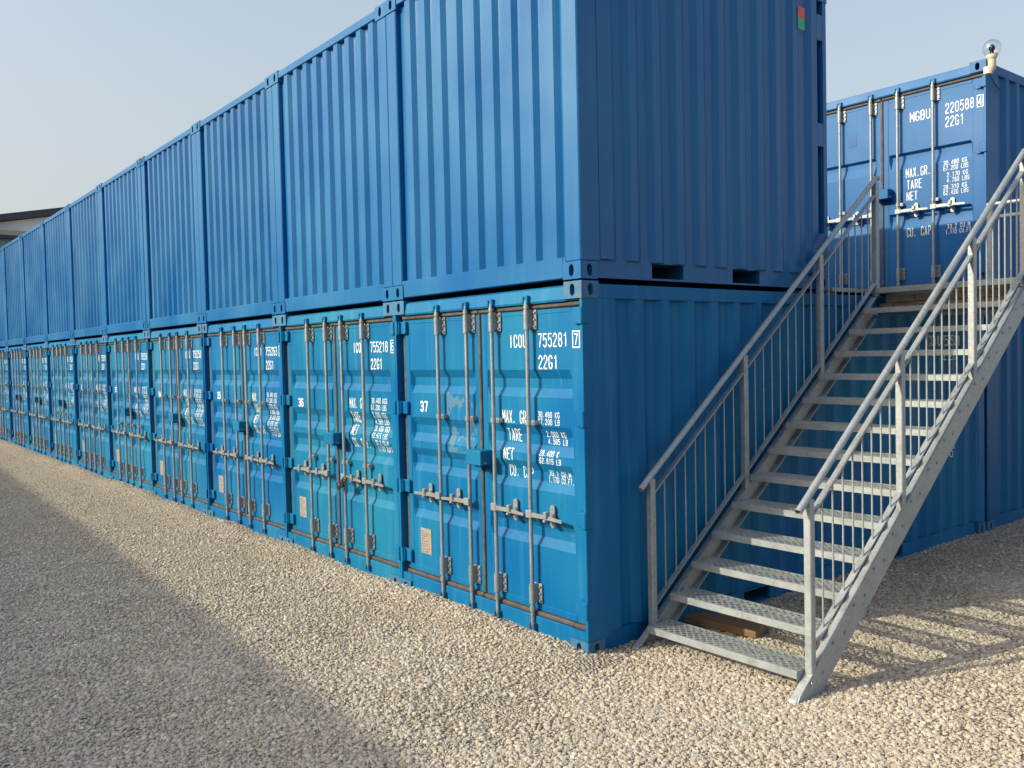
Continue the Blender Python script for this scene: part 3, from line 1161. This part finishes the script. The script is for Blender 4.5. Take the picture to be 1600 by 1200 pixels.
serial = ['755281', '755218', '755263', '755250', '755256', '755205', '755261', '755242', '755290', '755233', '755247']
chk = ['7', '6', '3', '9', '2', '5', '8', '4', '1', '0', '6']
lower_labels = [
    'turquoise shipping container numbered 37, nearest of the ground row, side wall behind the stairs',
    'turquoise shipping container numbered 36 on the ground, dark padlock on its door handle',
    'turquoise shipping container numbered 35 on the ground, between containers 34 and 36',
    'turquoise shipping container numbered 34 on the ground, fourth from the stairs',
    'turquoise shipping container on the ground, fifth from the stairs',
    'turquoise shipping container on the ground, sixth from the stairs',
    'turquoise shipping container on the ground, seventh from the stairs',
    'turquoise shipping container on the ground, eighth from the stairs',
    'turquoise shipping container on the ground, ninth from the stairs',
    'turquoise shipping container on the ground, tenth from the stairs, cut by the left picture edge',
    'turquoise shipping container on the ground, last at the far left end of the row']
upper_labels = [
    'nearest plain blue short container in the upper row, red and green sticker on its side',
    'plain blue short container in the upper row, second from the stairs',
    'plain blue short container in the upper row, third from the stairs',
    'plain blue short container in the upper row, fourth from the stairs',
    'plain blue short container in the upper row, fifth from the stairs',
    'plain blue short container in the upper row, sixth from the stairs',
    'plain blue short container in the upper row, seventh from the stairs',
    'plain blue short container in the upper row, eighth from the stairs',
    'plain blue short container in the upper row, ninth from the stairs',
    'plain blue short container in the upper row, tenth from the stairs',
    'plain blue short container in the upper row, last at the far left end']
UZ, USC = 2.604, 1.0115
NROW = 11
plate_mesh = MB().cbox(.275, .440, .0485, .0525, .385, .605, .001).mesh('data_plate', M['plate'])
def lines_mesh():
    t = MB()
    for i in range(9):
        z = .585 - i * .022
        t.box(.285, .285 + (.05 + .09 * ((i * 37) % 10) / 10), .0476, .0484, z - .010, z - .003)
    return t.mesh('plate_print', simple('plate_print_ink', (.16, .14, .13), .6))
plate_lines = lines_mesh()
def lockbox_mesh(paintm):
    t = MB()
    t.cbox(1.150, 1.345, -.075, .045, 1.245, 1.362, .006)
    t.box(1.20, 1.24, -.02, .045, 1.225, 1.245)
    return t.mesh('lock_box', paintm)
lockbox = lockbox_mesh(M['cyan'])
lockboxm = lockbox_mesh(M['blue2'])
def hasp_mesh():
    t = MB()
    t.tube([(1.347, -.045, 1.275), (1.352, -.040, 1.263), (1.352, -.025, 1.260), (1.347, -.018, 1.270)], .004, 6)
    return t.mesh('hasp', M['shiny'])
hasp = hasp_mesh()

for k in range(NROW):
    x = -k * PITCH_X - W
    tc = [(1, 1, 1), (1.7, 1.06, .95), (1.2, .95, 1.0), (3.0, 1.0, .96), (1.6, 1.06, 1.0), (2.4, .98, .95), (1.2, 1.05, 1.04), (3.2, 1.05, .98), (1.6, .96, 1.0), (2.0, 1.04, 1.0), (1, 1, 1)][k]
    root, doors = build_container('shipping_container', (x, .004 * ((k * 7) % 3), 0), shell20, kit_a if k not in (1, 4, 6) else kit_b, tc, 1.0, (1, 1, 1))
    tag(root, lower_labels[k], 'container', 'turquoise containers in the ground row')
    if k == 0:
        doors[0].material_slots[0].link = 'OBJECT'
        doors[0].material_slots[0].material = M['cyan_worn']
        door_text(doors, 'ICOU', serial[0], chk[0], rows37, '37', 1.716)
        # marks painted on the long side wall
        cp = corr(.20 + .05, L20 - .16 - .03, .278, .072, .068, .036)
        def side_map(p, lift):
            s_ = p[0]
            d = 0
            for (s0, d0), (s1, d1) in zip(cp[:-1], cp[1:]):
                if s0 <= s_ <= s1:
                    d = d0 + (d1 - d0) * (s_ - s0) / max(1e-9, s1 - s0)
            return (W - .006 - d + .0016 + lift, s_, p[1])
        letter_lines(root, [('ICOU', 4.80, 2.20, .11, .070), ('755281', 5.15, 2.20, .11, .070), ('22G1', 5.20, 2.05, .11, .070), ('C', 5.235, 1.125, .09, .085), ('10', 5.22, .985, .07, .055)],
                     side_map, (5.20, 5.34, 1.01, 1.15))
    else:
        tr = [('2.060', '4.540'), ('2.080', '4.585'), ('2.070', '4.560')][k % 3]
        nt_ = [('28.420', '62.660'), ('28.400', '62.615'), ('28.410', '62.630')][k % 3]
        zz = [0, 1.68, 1.70, 1.66, 1.69, 1.70, 1.66, 1.7, 1.7, 1.7, 1.7][k]
        door_text(doors, 'ICOU', serial[k], chk[k], rows_b(tr, nt_), str(37 - k), zz)
    p = obj('data_plate', plate_mesh, doors[0])
    obj('plate_print', plate_lines, doors[0])
    if k not in (5, 9):
        lb = obj('lock_box', lockbox, doors[0], tc)
        obj('hasp', hasp, doors[0])
    # upper short container
    ut = [1, 1.02, .98, 1.0, 1.03, .97, 1.0, 1.02, .98, 1.0, 1.0][k]
    root, _ = build_container('short_container', (x, -.004 + .003 * ((k * 5) % 4), UZ), shell10, None, (ut, ut, ut), USC)
    tag(root, upper_labels[k], 'container', 'plain blue short containers in the upper row')
    if k == 0:
        t = MB()
        t.add([(W + .002, 2.560, 2.270), (W + .002, 2.660, 2.270), (W + .002, 2.660, 2.360), (W + .002, 2.560, 2.360)], [(0, 1, 2, 3)])
        obj('red_sticker', t.mesh('red_sticker', M['red']), root)
        t = MB()
        t.add([(W + .002, 2.560, 2.175), (W + .002, 2.660, 2.175), (W + .002, 2.660, 2.268), (W + .002, 2.560, 2.268)], [(0, 1, 2, 3)])
        obj('green_sticker', t.mesh('green_sticker', M['green']), root)

# back row: one container on the ground, containers with doors to the gangway on top
YB = 6.125
root, _ = build_container('shipping_container', (-W, YB, 0), shell20, kit_a, (.9, .8, .85), 1.0, (1, 1, 1))
tag(root, 'dark blue container on the ground behind container 37, shaded side wall at right edge', 'container')
rowsM = [('MAX.GR.', 1.505, 1.575, .108, .0440), ('TARE', 1.515, 1.435, .105, .0475), ('NET', 1.510, 1.300, .102, .0475), ('CU. CAP.', 1.510, .880, .105, .0425),
         ('30.480 KG', 1.945, 1.585, .052, .0300), ('67.200 LBS', 1.945, 1.524, .052, .0285), ('2.170 KG', 1.985, 1.448, .052, .0300), ('4.780 LBS', 1.985, 1.387, .052, .0285),
         ('28.310 KG', 1.945, 1.311, .052, .0300), ('62.420 LBS', 1.945, 1.250, .052, .0285), ('33.2 CU.M', 1.985, .868, .052, .0290), ('1.170 CU.FT', 1.965, .807, .052, .0265)]
for j in range(2):
    root, doors = build_container('shipping_container', (-W - j * PITCH_X, YB, UZ), shellM, kit_m, (1, 1, 1), USC)
    tag(root, ['blue container above with doors facing the landing, marked MGBU 220588', 'blue container beside the one marked MGBU, hidden behind the upper row'][j], 'container')
    pre, num, ck = (('MGBU', '220588', '4'), ('MGBU', '220591', '8'))[j]
    ident = [(pre, 1.535, 2.215, .112, .063), (num, 1.947, 2.225, .116, .055), (ck, 2.311, 2.215, .095, .052), ('22G1', 1.947, 2.075, .116, .055)]
    letter_lines(doors[1], ident + [(q0, q1 - .025, *q2) for q0, q1, *q2 in rowsM], SU, (2.299, 2.362, 2.105, 2.230))
    obj('lock_box', lockboxm, doors[0])
    obj('hasp', hasp, doors[0])
    t = MB()
    t.prism([(.77, 1.96), (.88, 1.96), (.88, 2.10), (.77, 2.10)], 'y', .0500, .0515)
    o = obj('removed_sticker_mark', t.mesh('removed_sticker_mark', M['blue2']), doors[0], (.78, .80, .88))

# ------------------------------------------------------------------ padlock on container 36
t = MB()
hz = .935
xb = -PITCH_X - W + 1.44
pl = empty('padlock', (xb + .02, -.03, hz - .06))
body = MB()
body.cbox(-.075, .045, -.045, -.012, -.045, .025, .010)
bo = obj('lock_body', body.mesh('lock_body', M['lockdark']), pl)
bo.rotation_euler = (0, R(-20), 0)
sh = MB()
sh.tube([(.03, -.028, .03), (.05, -.026, .06), (.085, -.024, .075), (.11, -.024, .06), (.10, -.026, .035), (.05, -.028, .005)], .008, 8)
obj('shackle', sh.mesh('shackle', M['lockdark']), pl)
pin = MB()
pin.tube([(-.005, -.052, -.008), (-.005, -.044, -.008)], .010, 10)
obj('keyway', pin.mesh('keyway', M['shiny']), pl)
tag(pl, 'dark brown padlock hanging on the door handle of container 36', 'padlock')

# ------------------------------------------------------------------ staircase
NT = 13
Y0, ZT0, RUN, RISE = .462, .164, .2415, .190
SLOPE = RISE / RUN
XL0, XL1 = .055, .108        # left stringer
XR0, XR1 = 1.322, 1.375      # right stringer
TX0, TX1 = .112, 1.318
DECK = 2.638
def nose(y):
    return ZT0 + (y - Y0) * SLOPE
st = empty('metal_staircase', ((TX0 + TX1) / 2, Y0, 0))
OFF = -Vector(st.location)
def sobj(name, mb, mat, parent=st):
    o = obj(name, mb.mesh(name, mat), parent)
    if parent is st:
        o.location = OFF
    return o
YE = 3.60
for side, (xa, xb, web) in enumerate(((XL0, XL1, XL0), (XR0, XR1, XR1 - .008))):
    t = MB()
    dn, th = -.08, .205
    ztop = lambda y: nose(y) + dn
    yf = .385
    poly = [(yf, ztop(yf)), (YE, ztop(YE)), (YE, ztop(YE) - th), (.655, .03), (.655, -.02), (.40, -.02), (yf - .01, .02)]
    poly = [(yf - .035, -.015), (yf, ztop(yf) - .01), (yf + .02, ztop(yf + .02)), (YE, ztop(YE)), (YE, ztop(YE) - th), (.70, max(.03, ztop(.70) - th)), (.64, -.01)]
    t.prism(poly, 'x', web, web + .008)
    n_ = Vector((-SLOPE, 1)).normalized()
    # top and bottom flange
    fx0, fx1 = (xa + .008, xb) if side == 0 else (xa, xb - .008)
    for off, y0_, y1_ in ((0, yf, YE), (-th, .72, YE)):
        p = [(y0_, ztop(y0_) + off), (y1_, ztop(y1_) + off), (y1_, ztop(y1_) + off - .011), (y0_, ztop(y0_) + off - .011)]
        if off:
            p = [(a_, b_ + .011) for a_, b_ in p]
        t.prism(p, 'x', fx0, fx1)
    t.prism([(yf - .034, -.015), (yf + .001, ztop(yf)), (yf + .012, ztop(yf)), (yf - .02, -.015)], 'x', fx0, fx1)
    so_ = sobj('stringer', t, M['galv'])
    for i in range(NT):
        yb_ = Y0 + i * RUN
        for dy in (.06, .19):
            t = MB()
            xw = XR1 + .0005 if side else XL0 + .0085
            z_ = ZT0 + i * RISE - .032
            if z_ > ztop(yb_ + dy) - .02:
                z_ = ztop(yb_ + dy) - .035
            t.tube([(xw, yb_ + dy, z_), (xw + .009, yb_ + dy, z_)], .0105, 6, smooth=False)
            b_o = obj('bolt', t.mesh('bolt', M['shiny']), so_)

# treads: lattice grating, lips, end plates (one mesh set shared by all)
def tread_meshes():
    D = .248
    fr = MB()
    fr.cbox(TX0, TX1, 0, .004 + .002, -.046, 0, .0015)
    fr.cbox(TX0, TX1, D - .006, D, -.040, 0, .0015)
    fr.box(TX0, TX1, .006, .030, -.004, 0)
    fr.box(TX0, TX1, D - .022, D - .006, -.004, 0)
    fr.cbox(TX0, TX0 + .005, .006, D - .006, -.055, -.0005, .001)
    fr.cbox(TX1 - .005, TX1, .006, D - .006, -.055, -.0005, .001)
    gr = MB()
    y0, y1 = .028, D - .020
    x0, x1 = TX0 + .005, TX1 - .005
    s_ = .057                 # diamond pitch along x
    slope_x = 1.0             # x advance per y
    wd = .0115
    dy = y1 - y0
    k = int((x1 - x0 + dy * slope_x) / s_) + 2
    for sg in (1, -1):
        for i in range(-1, k):
            if sg > 0:
                xa = x0 - dy * slope_x + i * s_
                xb = xa + dy * slope_x
            else:
                xa = x0 + i * s_
                xb = xa - dy * slope_x
            # clip to x0..x1
            def cl(xp, xq, yp, yq):
                if xp == xq:
                    return None
                ts = [0, 1]
                for lim in (x0, x1):
                    tt = (lim - xp) / (xq - xp)
                    if 0 < tt < 1:
                        ts.append(tt)
                ts = sorted(ts)
                for t0, t1 in zip(ts[:-1], ts[1:]):
                    xm = xp + (xq - xp) * (t0 + t1) / 2
                    if x0 <= xm <= x1:
                        return (xp + (xq - xp) * t0, yp + (yq - yp) * t0, xp + (xq - xp) * t1, yp + (yq - yp) * t1)
                return None
            c = cl(xa, xb, y0, y1)
            if c:
                z = 0.0 if sg > 0 else -.0012
                ax, ay, bx_, by_ = c
                h = .003
                # slanted strand: rectangular section
                d_ = Vector((bx_ - ax, by_ - ay)).normalized()
                nn = Vector((-d_.y, d_.x)) * wd / 2
                vs = []
                for (px, py) in ((ax, ay), (bx_, by_)):
                    for sgn in (-1, 1):
                        vs.append((px + nn.x * sgn, py + nn.y * sgn, z))
                        vs.append((px + nn.x * sgn, py + nn.y * sgn, z - h))
                gr.add(vs, [(0, 2, 6, 4), (1, 5, 7, 3), (0, 4, 5, 1), (2, 3, 7, 6)])
    return fr.mesh('tread', M['galv']), gr.mesh('grating', M['galv'])
tm, gm = tread_meshes()
for i in range(NT):
    o = obj('tread', tm, st)
    o.location = OFF + Vector((0, Y0 + i * RUN, ZT0 + i * RISE))
    obj('grating', gm, o)

# railings
POSTS = (.535, 1.625, 2.695, 3.615)
HR = .975
for side, (xa, xb) in enumerate(((XL0 + .002, XL1 - .002), (XR0 + .002, XR1 - .002))):
    xc = (xa + xb) / 2
    for j, py in enumerate(POSTS):
        t = MB()
        zt = nose(py + .025) + HR - .02
        if j == 3:
            zt = 3.60
        t.cbox(xa, xb, py, py + .05, nose(py) - .085 + (.0 if j < 3 else .0), zt, .005)
        sobj('railing_post', t, M['galv'])
    t = MB()
    ys, ye = POSTS[0] - .085, POSTS[3] + .025
    pts = [(xc, ys, nose(ys) + HR), (xc, ye - .03, nose(ye - .03) + HR), (xc, ye + .01, nose(ye) + HR + .012), (xc, ye + .05, nose(ye) + HR + .012)]
    t.tube(pts, .0225, 14, cap=False)
    t.tube(pts[:2], .0195, 14, cap=False)
    # dark end of the open pipe
    o = sobj('handrail', t, M['galv'])
    for j in range(3):
        ya, yb_ = POSTS[j] + .05, POSTS[j + 1]
        for off, nm in ((HR - .135, 'upper_rail'), (.035, 'lower_rail')):
            t = MB()
            t.bar((xc, ya, nose(ya) + off), (xc, yb_, nose(yb_) + off), .042, .009)
            sobj(nm, t, M['galv'])
        nb = 8 if j < 2 else 7
        for q in range(nb):
            y = ya + (yb_ - ya) * (q + 1) / (nb + 1)
            t = MB()
            t.tube([(xc, y, nose(y) + .035), (xc, y, nose(y) + HR - .137)], .0062, 8, cap=False)
            sobj('baluster', t, M['galv'])
tag(st, 'galvanised steel outdoor staircase with grating treads and railings beside container 37', 'staircase')

# landing at the top of the stairs
LY0, LY1 = 3.605, 6.07
ld = empty('landing_platform', (.7, LY0, DECK))
LO = -Vector(ld.location)
def lobj(name, mb, mat, parent=ld):
    o = obj(name, mb.mesh(name, mat), parent)
    if parent is ld:
        o.location = LO
    return o
t = MB()
t.cbox(.04, 1.385, LY0, LY0 + .008, DECK - .052, DECK, .002)
t.cbox(.04, 1.385, LY1 - .008, LY1, DECK - .052, DECK, .002)
t.cbox(1.377, 1.385, LY0 + .008, LY1 - .008, DECK - .10, DECK, .002)
t.cbox(.04, .048, LY0 + .008, LY1 - .008, DECK - .045, DECK, .002)
lobj('deck_frame', t, M['galv'])
t = MB()
x = .06
while x < 1.37:
    t.box(x, x + .004, LY0 + .01, LY1 - .01, DECK - .034, DECK - .002)
    x += .033
y = LY0 + .03
while y < LY1 - .02:
    t.box(.05, 1.376, y, y + .006, DECK - .016, DECK - .0035)
    y += .066
lobj('deck_grating', t, M['galv'])
for yy in (4.0, 4.9, 5.9):
    t = MB()
    t.prism([(yy, 2.40), (yy + .06, 2.40), (yy + .06, 2.408), (yy + .008, 2.408), (yy + .008, 2.582), (yy + .06, 2.582), (yy + .06, 2.590), (yy, 2.590)], 'x', .015, 1.36)
    lobj('joist', t, M['galv'])
for yy in (4.75, 6.02):
    t = MB()
    t.cbox(1.30, 1.38, yy - .04, yy + .04, -.02, 2.53, .004)
    t.cbox(1.26, 1.42, yy - .08, yy + .08, -.02, .035, .003)
    lobj('column', t, M['galv'])
for px, py in ((.075, 6.03), (1.35, 6.03), (1.35, 4.8)):
    t = MB()
    t.cbox(px - .025, px + .025, py - .025, py + .025, DECK - .05, 3.60, .004)
    lobj('railing_post', t, M['galv'])
t = MB()
t.tube([(.05, 6.03, 3.615), (1.35, 6.03, 3.615), (1.35, 3.66, 3.615)], .0225, 12)
lobj('handrail', t, M['galv'])
for zz in (3.48, 2.74):
    t = MB()
    t.bar((.10, 6.03, zz), (1.325, 6.03, zz), .009, .03)
    t.bar((1.35, 6.0, zz), (1.35, 3.67, zz), .03, .009)
    lobj('rail_bar', t, M['galv'])
for q in range(9):
    xq = .10 + 1.225 * (q + 1) / 10
    t = MB()
    t.tube([(xq, 6.03, 2.74), (xq, 6.03, 3.48)], .006, 8, cap=False)
    lobj('baluster', t, M['galv'])
for q in range(17):
    yq = 3.67 + 2.33 * (q + 1) / 18
    t = MB()
    t.tube([(1.35, yq, 2.74), (1.35, yq, 3.48)], .006, 8, cap=False)
    lobj('baluster', t, M['galv'])
tag(ld, 'galvanised grating landing with railing at the top of the stairs', 'platform')

# timber packers stacked under the landing
tb = empty('timber_packing', (.55, 3.80, 2.42))
seg = [.02, .16, .30, .47, .62, .80, .97, 1.15, 1.30]
for r_ in range(2):
    z0 = 2.425 + r_ * .078
    off = .06 * r_
    for a_, b_ in zip(seg[:-1], seg[1:]):
        t = MB()
        t.cbox(a_ + off + .002, b_ + off - .002, 3.80 + .004 * ((r_ + int(a_ * 50)) % 3), 3.93, z0, z0 + .075, .004)
        o = obj('block', t.mesh('block', M['wood']), tb)
        o.location = -Vector(tb.location)
tag(tb, 'two courses of pale timber blocks packed under the landing edge', 'timber')

# gangway deck on the container roofs between the two upper rows
gw = empty('gangway_deck', (-6, 4.5, 2.60))
for j in range(5):
    x1 = -j * 2.4465 - .004
    x0 = x1 - 2.43
    t = MB()
    t.cbox(x0, x1, 3.06, 6.10, DECK - .040, DECK - .004, .003)
    o = obj('deck_panel', t.mesh('deck_panel', M['galv']), gw)
    o.location = -Vector(gw.location)
tag(gw, 'flat galvanised gangway deck on the container roofs in front of the MGBU doors', 'walkway')
for j, (xx, yy) in enumerate(((-.10, 3.10), (-.10, 5.2))):
    t = MB()
    t.cbox(-.06, .06, -.09, .09, -.016, .016, .003)
    o = obj('timber_shim', t.mesh('timber_shim', M['wood']))
    o.location = (xx, yy, 2.581)
    tag(o, ['small timber shim under the gangway edge beside the upper container corner', 'small timber shim under the gangway edge by the landing'][j], 'timber')

# plank on the gravel under the first steps
t = MB()
t.cbox(-.34, .34, -.10, .10, 0, .055, .006)
pk_ = obj('wooden_plank', t.mesh('wooden_plank', M['plank']))
pk_.location = (.18, 1.17, .035)
pk_.rotation_euler = (R(1), R(1.5), R(12))
tag(pk_, 'short brown wooden plank lying on gravel under the lowest stair treads', 'plank')

# ------------------------------------------------------------------ globe lamp on the corner of the MGBU container
lm = empty('globe_lamp', (.06, 6.08, 5.10))
mg, n, b = nmat('clear_lamp_glass')
b.inputs['Base Color'].default_value = (.95, .96, .96, 1)
b.inputs['Roughness'].default_value = .04
b.inputs['IOR'].default_value = 1.45
b.inputs['Transmission Weight'].default_value = 1.0
M['glass'] = mg
g_ = MB()
g_.sphere((.035, -.03, .195), .093, 28, 18)
g_.sphere((.035, -.03, .195), .0905, 28, 18)
k_ = len(g_.f) // 2
g_.f = g_.f[:k_] + [f[::-1] for f in g_.f[k_:]]
obj('globe', g_.mesh('globe', M['glass']), lm)
t = MB()
t.tube([(.035, -.03, .062), (.035, -.03, .085), (.035, -.03, .120), (.035, -.03, .128)], [.034, .046, .062, .058], 20)
obj('collar', t.mesh('collar', M['plastic']), lm)
t = MB()
t.tube([(.035, -.03, .125), (.035, -.03, .165)], .02, 12)
t.sphere((.035, -.03, .20), .032, 14, 10, (1, 1, 1.25))
obj('bulb', t.mesh('bulb', simple('frosted_bulb', (.78, .76, .70), .4, 0, .03)), lm)
t = MB()
t.tube([(.035, -.03, .075), (.036, -.028, .02), (.030, -.022, -.03), (.02, -.012, -.055)], [.040, .040, .036, .024], 16)
obj('elbow', t.mesh('elbow', M['plastic']), lm)
t = MB()
t.cbox(-.056, .014, -.03, .05, -.06, .02, .006)
obj('bracket', t.mesh('bracket', M['plastic']), lm)
t = MB()
pts = []
for i in range(13):
    u_ = i / 12
    pts.append((-.025 - .01 * u_, .03 + .42 * u_, -.03 - .10 * math.sin(u_ * math.pi * .8) - .05 * u_))
t.tube(pts, .006, 6)
obj('cable', t.mesh('cable', M['cable']), lm)
tag(lm, 'clear glass globe lamp on cream elbow mount at the top corner of the MGBU container', 'lamp')

# ------------------------------------------------------------------ background hall beyond the far end of the row
M['fascia'] = simple('dark_roof_fascia', (.035, .040, .058), .5, 0, .1, 2)
M['greywall'] = simple('light_grey_panel', (.72, .76, .80), .6, 0, .05, 1)
M['tanbeam'] = simple('tan_canopy_edge', (.33, .30, .25), .6, 0, .1, 2)
M['winglass'] = simple('window_glass', (.10, .16, .18), .12, 0, .1, 1, .8)
hb = empty('distant_hall', (-60, 6, 0))
def hobj(name, mb, mat, parent=hb):
    o = obj(name, mb.mesh(name, mat), parent)
    if parent is hb:
        o.location = (60, -6, 0)
    return o
t = MB()
t.box(-90, -61, -25, 30, 0, 10.9)
wl = hobj('wall', t, M['greywall'])
t = MB()
t.add([(-60.98, -26, 11.05 - 6.4 + .2 * 0, ), (-60.98, 31, 0, ), (0, 0, 0)], [])
t = MB()
zl = lambda y: 11.55 + (y - 5.8) * .205
pl_ = [(-26, zl(-26)), (12, zl(12)), (31, zl(12) - 3.9), (31, 10.5), (-26, 4.6)]
t.prism([(-26, zl(-26) + .2), (12, zl(12) + .2), (31, zl(12) - 3.7), (31, zl(12) - 4.1), (12, zl(12) - .2), (-26, zl(-26) - .2)], 'x', -91, -60)
hobj('roof', t, M['fascia'])
t = MB()
t.prism([(-25, zl(-25) - .25), (12, zl(12) - .25), (30, zl(12) - 4.0), (30, 3), (-25, 3)], 'x', -60.9, -60.6)
hobj('gable', t, M['greywall'])
t = MB()
t.box(-60.58, -59.9, -25, 7.3, 10.45, 10.75)
hobj('canopy', t, M['tanbeam'])
t = MB()
t.box(-60.58, -59.9, -25, 7.3, 10.25, 10.448)
hobj('canopy_beam', t, M['fascia'])
for q in range(10):
    y1 = 7.0 - q * 2.6
    t = MB()
    t.box(-60.59, -60.52, y1 - 2.4, y1, 7.8, 10.2)
    wn = hobj('window', t, M['winglass'])
    t = MB()
    t.box(-60.60, -60.45, y1 + .02, y1 + .18, 7.7, 10.24)
    hobj('window_post', t, M['fascia'])
tag(hb, 'grey hall with dark sloping roof edge far beyond the left end of the row', 'building')

# ------------------------------------------------------------------ storage hall across the yard (behind the camera): casts the shade on the near gravel
SH_H = 4.6
sy = -1.84 - (SH_H - .03) * (1 / .534)
hall = empty('storage_hall', (0, sy, 0), R(-2.1))
t = MB()
pr = corr(-60, 34, .30, .12, .04, .035)
n_ = len(pr)
vs = [(s_, -d, z) for z in (0, SH_H - .1) for s_, d in pr]
t.add(vs, [(i + 1, i, i + n_, i + 1 + n_) for i in range(n_ - 1)])
t.box(-60, 34, -9, -.05, 0, SH_H - .12)
obj('wall', t.mesh('wall', simple('grey_sheet_cladding', (.42, .42, .41), .5, 0, .06, 1)), hall)
t = MB()
t.box(-60.2, 34.2, -9.2, .0, SH_H - .1, SH_H)
obj('roof', t.mesh('roof', M['fascia']), hall)
for q in range(9):
    t = MB()
    x0 = -52 + q * 9
    t.box(x0, x0 + 3.2, .002, .05, 0, 3.4)
    dd = obj('roller_door', t.mesh('roller_door', simple('white_roller_door', (.55, .56, .56), .5)), hall)
tag(hall, 'long low grey storage hall across the yard behind the viewer', 'building')
